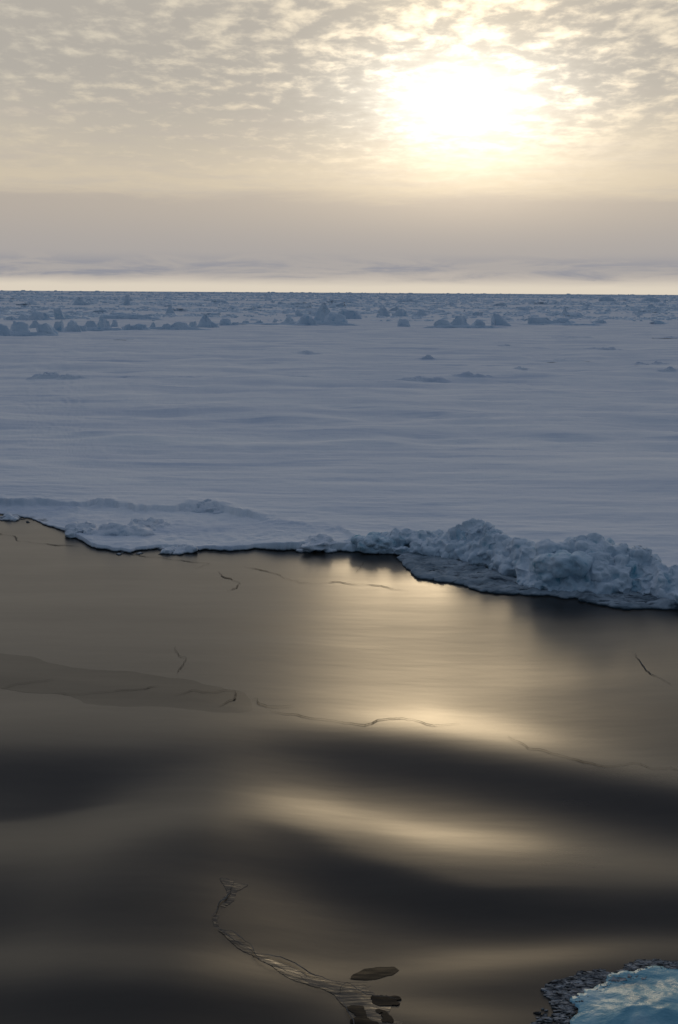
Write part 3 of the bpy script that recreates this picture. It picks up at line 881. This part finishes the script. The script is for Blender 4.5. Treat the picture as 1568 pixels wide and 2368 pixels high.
d3 = lambda L: [(z3(*p)[0] * K, z3(*p)[1] * K) for p in L]
d4 = lambda L: [(z4(*p)[0] * K, z4(*p)[1] * K) for p in L]
d5 = lambda L: [(x, y + 1480) for x, y in L]
C = 'crack'
strip('ice_crack', d3([(-80, 195), (0, 210), (60, 220), (90, 245), (180, 255), (330, 265), (368, 272)]), .13, M_CRACK, 'long wavering crack running out from the left margin below the snow shelf', C, 1)
strip('ice_crack', d3([(570, 300), (680, 315), (830, 335), (960, 350), (930, 368), (905, 375)]), .11, M_CRACK, 'thin crack ending in a hook below the dark-footed snow lump', C, 2)
strip('ice_crack', d3([(1015, 388), (1018, 405), (1060, 415), (1105, 435), (1095, 455), (1050, 475)]), .16, M_CRACK, 'short zigzag crack standing alone on the grey thin ice', C, 3)
strip('ice_crack', d3([(1120, 362), (1240, 383), (1330, 415), (1375, 435), (1568, 437)]) + d4([(100, 353), (200, 365), (330, 380)]), .11, M_CRACK, 'long fine crack passing below the black undercut toward the ledge', C, 4)
strip('ice_crack', d4([(122, 248), (105, 275), (75, 298)]), .10, M_CRACK, 'short slanting crack under the left end of the lumpy ridge', C, 5, step=.04)
strip('ice_crack', d3([(640, 296), (800, 292), (950, 296), (1110, 304)]), .10, M_CRACK, 'hairline crack hugging the shore of the snow shelf', C, 6)
strip('ice_crack', d5([(0, 116), (30, 106), (70, 104), (120, 95)]), .10, M_CRACK, 'faint broken crack inside the dark tapering sheet by the left margin', C, 7, z=.024)
strip('ice_crack', d5([(120, 128), (160, 131), (220, 128), (300, 120), (340, 116), (372, 108)]), .08, M_CRACK, 'curved thin crack in the middle of the dark tapering sheet', C, 8, z=.024)
strip('ice_crack', d5([(408, 132), (440, 120), (480, 122), (545, 117), (535, 140), (508, 155)]), .09, M_CRACK, 'stepped crack doubling back on the dark tapering sheet', C, 9, z=.024)
strip('ice_crack', d5([(575, 140), (590, 134), (620, 150), (640, 146), (680, 142)]), .08, M_CRACK, 'tiny jagged crack at the tip of the dark tapering sheet', C, 10, z=.024)
strip('ice_crack', d5([(625, 165), (740, 178), (840, 187), (880, 175), (940, 172), (1000, 188), (1060, 182)]), .08, M_CRACK, 'dotted crack crossing the bright sun glare on the thin ice', C, 11)
strip('ice_crack', d5([(1180, 205), (1215, 235), (1290, 252), (1400, 278), (1480, 275), (1510, 292), (1600, 290)]), .07, M_CRACK, 'long sinuous crack right of the glare toward the right margin', C, 12)
strip('ice_crack', d5([(405, 22), (425, 45), (415, 80)]), .05, M_CRACK, 'faint short crack crossing down onto the upper edge of the dark tapering sheet', C, 13, z=.024)
strip('ice_scratch', d5([(1465, 25), (1500, 65), (1550, 100)]), .05, M_RIM, 'pale curved scratch on the thin ice near the right margin', 'scratch', 14)

d6 = lambda L: [(370 + x * .764, 1942 + y * .764) for x, y in L]


def patch(name, pts, mat, label, cat, seed, zoff=.008, wob=.06, step=.03, amp=0.0, wl=.35):
    return plate(name, [gp(*p) for p in d6(pts)], step,
                 lambda X, Y, D: 0.004 + .008 * sst(D / .4), .01, mat, label, cat, wob, wl, seed, None, True, .03)


ch = patch('water_channel', [(188, 97), (205, 94), (235, 104), (262, 103), (232, 122), (216, 158), (190, 185), (172, 215), (185, 238), (230, 250), (270, 275), (300, 298), (350, 308), (430, 330), (500, 348), (560, 360),
                        (620, 358), (640, 375), (660, 395), (720, 405), (715, 430), (700, 460), (740, 480), (735, 500), (690, 505), (695, 530), (650, 545), (620, 525), (590, 515), (585, 470), (560, 430), (535, 395),
                        (500, 385), (440, 372), (380, 350), (320, 328), (280, 305), (230, 288), (190, 255), (160, 232), (162, 200), (190, 165), (205, 135)], M_OPEN,
           'ragged curving channel of rippled open water broken through the thin ice', 'channel', 21, .016, .05)
for pts, w in (([(180, 236), (230, 248), (268, 274), (296, 298), (350, 308), (430, 330), (500, 347), (565, 358), (625, 357)], .05),
               ([(162, 236), (192, 258), (235, 288), (285, 307), (330, 330), (390, 352), (450, 374), (540, 390)], .04),
               ([(540, 392), (570, 360), (600, 372), (640, 362)], .04),
               ([(535, 395), (600, 380), (650, 392), (722, 404)], .04),
               ([(230, 100), (215, 140), (190, 165), (165, 205)], .035),
               ([(560, 425), (590, 470), (592, 515)], .03)):
    strip('broken_rim', d6(pts), w, M_RIM, None, None, int(w * 1000) + len(pts), z=.03, rim=True, parent=ch, jag=.05, step=.03)
patch('melt_hole', [(572, 344), (585, 330), (620, 312), (660, 304), (710, 303), (724, 315), (705, 331), (660, 343), (620, 348)], M_HOLE, 'dark oval hole in the thin ice above the bend of the channel', 'hole', 22, .016, .015)
for k, pts in enumerate(([(655, 402), (715, 400), (720, 425), (690, 432), (660, 425)], [(650, 440), (690, 448), (742, 478), (738, 500), (695, 506), (665, 480)], [(585, 440), (640, 450), (655, 500), (610, 520), (590, 480)])):
    p_ = patch('dark_pool', pts, M_HOLE, None, None, 30 + k, .03, .13)
    p_.location = p_.location - ch.location + Vector((0, 0, .008)); p_.parent = ch

# ------------------------------------------------------------------ blue ice and slush at the lower right
bl = [gp(*p) for p in d6([(1235, 470), (1248, 408), (1280, 374), (1340, 350), (1410, 336), (1470, 334), (1490, 312), (1540, 306), (1600, 312), (1760, 380), (1900, 480), (1850, 640), (1600, 660), (1420, 640), (1360, 590), (1310, 550), (1275, 510)])]
plate('ice_floe', bl, .035, lambda X, Y, D: .02 + .42 * sst(D / 1.8) + .07 * fbm(X * .9, Y * .9, seed=401, octv=4) * sst(D / .4), .3, M_BLUE,
      'smooth wet floe of glassy blue ice awash at the lower right corner', 'ice floe', .12, .5, 402, None, True, .25)
sl = [gp(*p) for p in d6([(1140, 520), (1175, 470), (1190, 410), (1205, 370), (1270, 342), (1345, 326), (1420, 316), (1480, 296), (1540, 288), (1640, 288), (1780, 310), (1760, 400), (1600, 370), (1540, 352), (1500, 358), (1420, 375),
                          (1330, 395), (1290, 430), (1275, 480), (1290, 530), (1340, 590), (1400, 650), (1200, 660), (900, 600), (700, 570), (650, 545), (720, 532), (860, 536), (1000, 545), (1100, 545)])]
# crumbs of slush: many small slabs joined into one uncountable fringe
Xs, Ys = [], []
P = np.array(sl); vs, fs, n = [], [], 0
rq = np.random.RandomState(77)
cand = rq.uniform(P.min(0), P.max(0), size=(34000, 2))
dist = poly_dist(cand[:, 0], cand[:, 1], sl) + .2 * fbm(cand[:, 0] * 2, cand[:, 1] * 2, seed=411)
for (x, y), dd in zip(cand, dist):
    if dd < 0 or vn(np.array([x * 1.6]), np.array([y * 2.6]), seed=415)[0] + .25 * rq.randn() < -.05: continue
    k = rq.randint(5, 8); a = np.sort(rq.uniform(0, 2 * math.pi, k)); rad = rq.uniform(.007, .026) * (1 if rq.rand() > .06 else 2)
    px = x + np.cos(a) * rad * 2.6; py = y + np.sin(a) * rad
    tl = rq.normal(0, .07, 2)
    z = wh(np.array([x]), np.array([y]))[0] + .012 + tl[0] * (px - x) + tl[1] * (py - y)
    vs.append(np.stack([np.append(px, px), np.append(py, py), np.append(z + .004, z - .03)], -1))
    fs.append(tuple(range(n, n + k)))
    for i in range(k): fs.append((n + i, n + k + i, n + k + (i + 1) % k, n + (i + 1) % k))
    n += 2 * k
slush = mesh_obj('slush', np.concatenate(vs), fs, M_SLUSH, smooth=False)
tag(slush, 'dark crumbly slush fringing the blue ice floe and the bottom edge', 'slush', kind='stuff')

# ------------------------------------------------------------------ light
SUN_AZ, SUN_EL = RAD(6.3), RAD(9.2)
sd = Vector((math.sin(SUN_AZ) * math.cos(SUN_EL), math.cos(SUN_AZ) * math.cos(SUN_EL), math.sin(SUN_EL)))
sun = bpy.data.lights.new('sun', 'SUN'); sun.energy = 0.5; sun.angle = RAD(13); sun.color = (1.0, 0.76, 0.46)
suno = bpy.data.objects.new('sun', sun); COL.objects.link(suno)
suno.rotation_euler = (-sd).to_track_quat('-Z', 'Y').to_euler()

w = bpy.data.worlds.new('World'); S.world = w; w.use_nodes = True
nt = w.node_tree; nt.nodes.clear()
out = N(nt, 'ShaderNodeOutputWorld'); bg = N(nt, 'ShaderNodeBackground'); bg.inputs['Strength'].default_value = 0.1
nt.links.new(bg.outputs[0], out.inputs[0])
LK = nt.links.new


def mth(op, a, b=None, c=None, clamp=False):
    n = N(nt, 'ShaderNodeMath', operation=op); n.use_clamp = clamp
    for i, v in enumerate((a, b, c)):
        if v is None: continue
        if isinstance(v, (int, float)): n.inputs[i].default_value = v
        else: LK(v, n.inputs[i])
    return n.outputs[0]


def vmath(op, a, b):
    n = N(nt, 'ShaderNodeVectorMath', operation=op)
    for i, v in enumerate((a, b)):
        if isinstance(v, tuple): n.inputs[i].default_value = v
        else: LK(v, n.inputs[i])
    return n


def sm(v, lo, hi, tlo=0.0, thi=1.0):
    n = N(nt, 'ShaderNodeMapRange', interpolation_type='SMOOTHSTEP')
    LK(v, n.inputs['Value'])
    for k, x in zip(('From Min', 'From Max', 'To Min', 'To Max'), (lo, hi, tlo, thi)): n.inputs[k].default_value = x
    return n.outputs['Result']


def mixc(f, a, b, mode='MIX'):
    n = N(nt, 'ShaderNodeMix', data_type='RGBA', blend_type=mode); n.clamp_factor = True
    if isinstance(f, (int, float)): n.inputs['Factor'].default_value = f
    else: LK(f, n.inputs['Factor'])
    for k, v in (('A', a), ('B', b)):
        if isinstance(v, tuple): n.inputs[k].default_value = (*v, 1)
        else: LK(v, n.inputs[k])
    return n.outputs['Result']


tc = N(nt, 'ShaderNodeTexCoord')
dirv = tc.outputs['Generated']
sp = N(nt, 'ShaderNodeSeparateXYZ'); LK(dirv, sp.inputs[0])
dx_, dy_, dz_ = sp.outputs
el = mth('MULTIPLY', mth('ARCSINE', dz_), 180 / math.pi)            # degrees above the horizon
dotn = vmath('DOT_PRODUCT', dirv, tuple(sd)).outputs['Value']
ang = mth('MULTIPLY', mth('ARCCOSINE', mth('MINIMUM', dotn, 1.0)), 180 / math.pi)  # degrees from the sun

sky = N(nt, 'ShaderNodeTexSky', sky_type='NISHITA'); sky.sun_disc = False
sky.sun_elevation = SUN_EL; sky.sun_rotation = SUN_AZ
sky.air_density = 1.0; sky.dust_density = 1.5; sky.ozone_density = 1.0

# cloud deck coordinates: the sight line met with a flat layer overhead
den = mth('ADD', mth('MAXIMUM', dz_, 0.0), 0.11)
cx_ = mth('DIVIDE', dx_, den); cy_ = mth('DIVIDE', dy_, den)
cv = N(nt, 'ShaderNodeCombineXYZ'); LK(cx_, cv.inputs[0]); LK(cy_, cv.inputs[1])
def nz(vec, scale, detail, rough, dist=0.0, off=(0, 0, 0)):
    v = vmath('ADD', vec, off).outputs[0]
    return noise_node(nt, v, scale, detail, rough, dist).outputs['Fac']
big = nz(cv.outputs[0], 0.55, 3, 0.5, 0.3, (3.1, 1.7, 0))
mid = nz(vmath('MULTIPLY', cv.outputs[0], (1.0, 0.8, 1)).outputs[0], 10.5, 7, 0.60, 0.15, (7.7, 2.2, 0))
cl = mth('ADD', mth('MULTIPLY', mid, 0.8), mth('MULTIPLY', big, 0.45))     # about 0.62 on average
puff = sm(cl, 0.46, 0.70)                                            # 1 = thick grey puff, 0 = bright gap
above = sm(mth('MULTIPLY_ADD', big, 5.0, mth('ADD', el, -2.5)), 5.0, 11.0)                                            # the puffs belong to the upper deck
thick = mth('MULTIPLY', puff, above)

# colours (display-linear; the strength of 0.1 is divided out at the end)
gap = mixc(sm(el, 4.0, 12.0), (0.585, 0.505, 0.39), (0.58, 0.535, 0.45))
front = mixc(thick, gap, (0.44, 0.41, 0.365))
sv = N(nt, 'ShaderNodeCombineXYZ')
LK(mth('MULTIPLY', mth('ARCTAN2', dx_, dy_), 9.0), sv.inputs[0]); LK(mth('MULTIPLY', el, 1.3), sv.inputs[1])
sn = nz(sv.outputs[0], 1.1, 7, 0.62, 0.3, (9.4, 0.6, 0))
front = mixc(mth('MULTIPLY', mth('MULTIPLY', sm(sn, 0.42, 0.68), sm(el, 11.0, 8.0)), 0.55), front, (0.48, 0.435, 0.385))
# fog bank low over the ice: soft grey veil, darker wisps, bright strip at the horizon
wv = N(nt, 'ShaderNodeCombineXYZ')
azn = mth('ARCTAN2', dx_, dy_)
LK(mth('MULTIPLY', azn, 6.0), wv.inputs[0]); LK(mth('MULTIPLY', el, 0.85), wv.inputs[1])
wn = nz(wv.outputs[0], 1.6, 7, 0.62, 0.5, (1.3, 5.2, 0))
elw = mth('ADD', el, mth('MULTIPLY_ADD', wn, 1.5, -0.75))
veil = mixc(sm(el, 1.2, 4.6), (0.395, 0.37, 0.36), (0.45, 0.40, 0.35))
front = mixc(sm(elw, 4.3, 5.2), veil, front)
wisp = mth('MULTIPLY', mth('MULTIPLY', sm(elw, 0.7, 1.15), sm(elw, 2.1, 1.35)), sm(wn, 0.40, 0.62))
front = mixc(wisp, front, (0.28, 0.285, 0.325))
lowb = sm(elw, 1.05, 0.55)
front = mixc(mth('MULTIPLY', lowb, 0.45), front, (0.60, 0.53, 0.455))
strip_ = mth('MULTIPLY', sm(mth('MULTIPLY_ADD', wn, 0.4, mth('ADD', el, -0.2)), 0.8, 0.25), 0.85)
front = mixc(strip_, front, (0.74, 0.66, 0.54))
# the deck overhead and behind: thicker, blue-grey
overhead = mixc(sm(dy_, -0.75, 0.45), (0.075, 0.115, 0.165), (0.225, 0.252, 0.325))
facing = sm(dotn, 0.20, 0.92)
front = vmath('SCALE', front, (0, 0, 0)); LK(sm(el, 13.0, 18.0, 1.0, 1.45), front.inputs['Scale']); front = front.outputs[0]
hi = sm(el, 38.0, 20.0)
col = mixc(mth('MULTIPLY', facing, hi), overhead, front)
# clear blue showing thinly through the deck
skyc = vmath('SCALE', sky.outputs['Color'], (0, 0, 0)); skyc.inputs['Scale'].default_value = 0.1
thin = mth('MULTIPLY', mth('MULTIPLY', mth('SUBTRACT', 1.0, puff), above), 0.05)
col = mixc(thin, col, skyc.outputs[0])
# the sun behind the deck: a broad glow, held back by the puffs and by the fog bank
trans = mth('MULTIPLY_ADD', thick, -0.70, 1.0)
vx = mth('MULTIPLY', mth('SUBTRACT', azn, SUN_AZ - RAD(0.5)), 180 / math.pi)
vy = mth('SUBTRACT', el, math.degrees(SUN_EL))
a2 = mth('SQRT', mth('ADD', mth('POWER', mth('ABSOLUTE', mth('MULTIPLY', vx, 0.85)), 2.0), mth('POWER', mth('ABSOLUTE', mth('MULTIPLY', mth('ADD', vy, -0.3), 1.9)), 2.0)))
a2 = mth('MAXIMUM', mth('ADD', a2, mth('MULTIPLY', mth('SUBTRACT', cl, 0.62), 6.0)), 0.0)
g1 = mth('MULTIPLY', mth('EXPONENT', mth('MULTIPLY', mth('POWER', mth('DIVIDE', a2, 2.9), 1.25), -1.0)), 2.3)
g2 = mth('MULTIPLY', mth('EXPONENT', mth('MULTIPLY', mth('DIVIDE', ang, 4.5), -1.0)), 0.66)
g3 = mth('MULTIPLY', mth('EXPONENT', mth('MULTIPLY', mth('DIVIDE', ang, 13.0), -1.0)), 0.20)
# brighter break in the cloud above the sun
bx_ = mth('DIVIDE', vx, 4.5); by2 = mth('DIVIDE', mth('SUBTRACT', el, 15.0), 3.5)
g4 = mth('MULTIPLY', mth('EXPONENT', mth('MULTIPLY', mth('ADD', mth('MULTIPLY', bx_, bx_), mth('MULTIPLY', by2, by2)), -1.0)), 0.6)
fogt = sm(el, 1.5, 6.5, 0.12, 1.0)
def glow(v, c, t):
    n = vmath('SCALE', c, (0, 0, 0)); LK(mth('MULTIPLY', v, t), n.inputs['Scale']); return n.outputs[0]
tf = mth('MULTIPLY', trans, fogt)
tot = col
hs = sm(azn, -1.6, -1.2)
for v, c, t in ((g1, (1.0, 0.94, 0.80), mth('MULTIPLY', mth('MULTIPLY_ADD', thick, -0.3, 1.0), fogt)), (g2, (1.0, 0.77, 0.50), tf), (g3, (1.0, 0.76, 0.42), tf), (g4, (1.0, 0.80, 0.48), trans)):
    tot = vmath('ADD', tot, glow(v, c, t)).outputs[0]
fin = vmath('SCALE', tot, (0, 0, 0)); fin.inputs['Scale'].default_value = 10.0
LK(fin.outputs[0], bg.inputs['Color'])

S.view_settings.view_transform = 'Standard'; S.view_settings.look = 'None'
S.view_settings.exposure = 0.0; S.view_settings.gamma = 1.0
S.render.engine = 'CYCLES'
S.cycles.use_denoising = True
S.cycles.max_bounces = 6
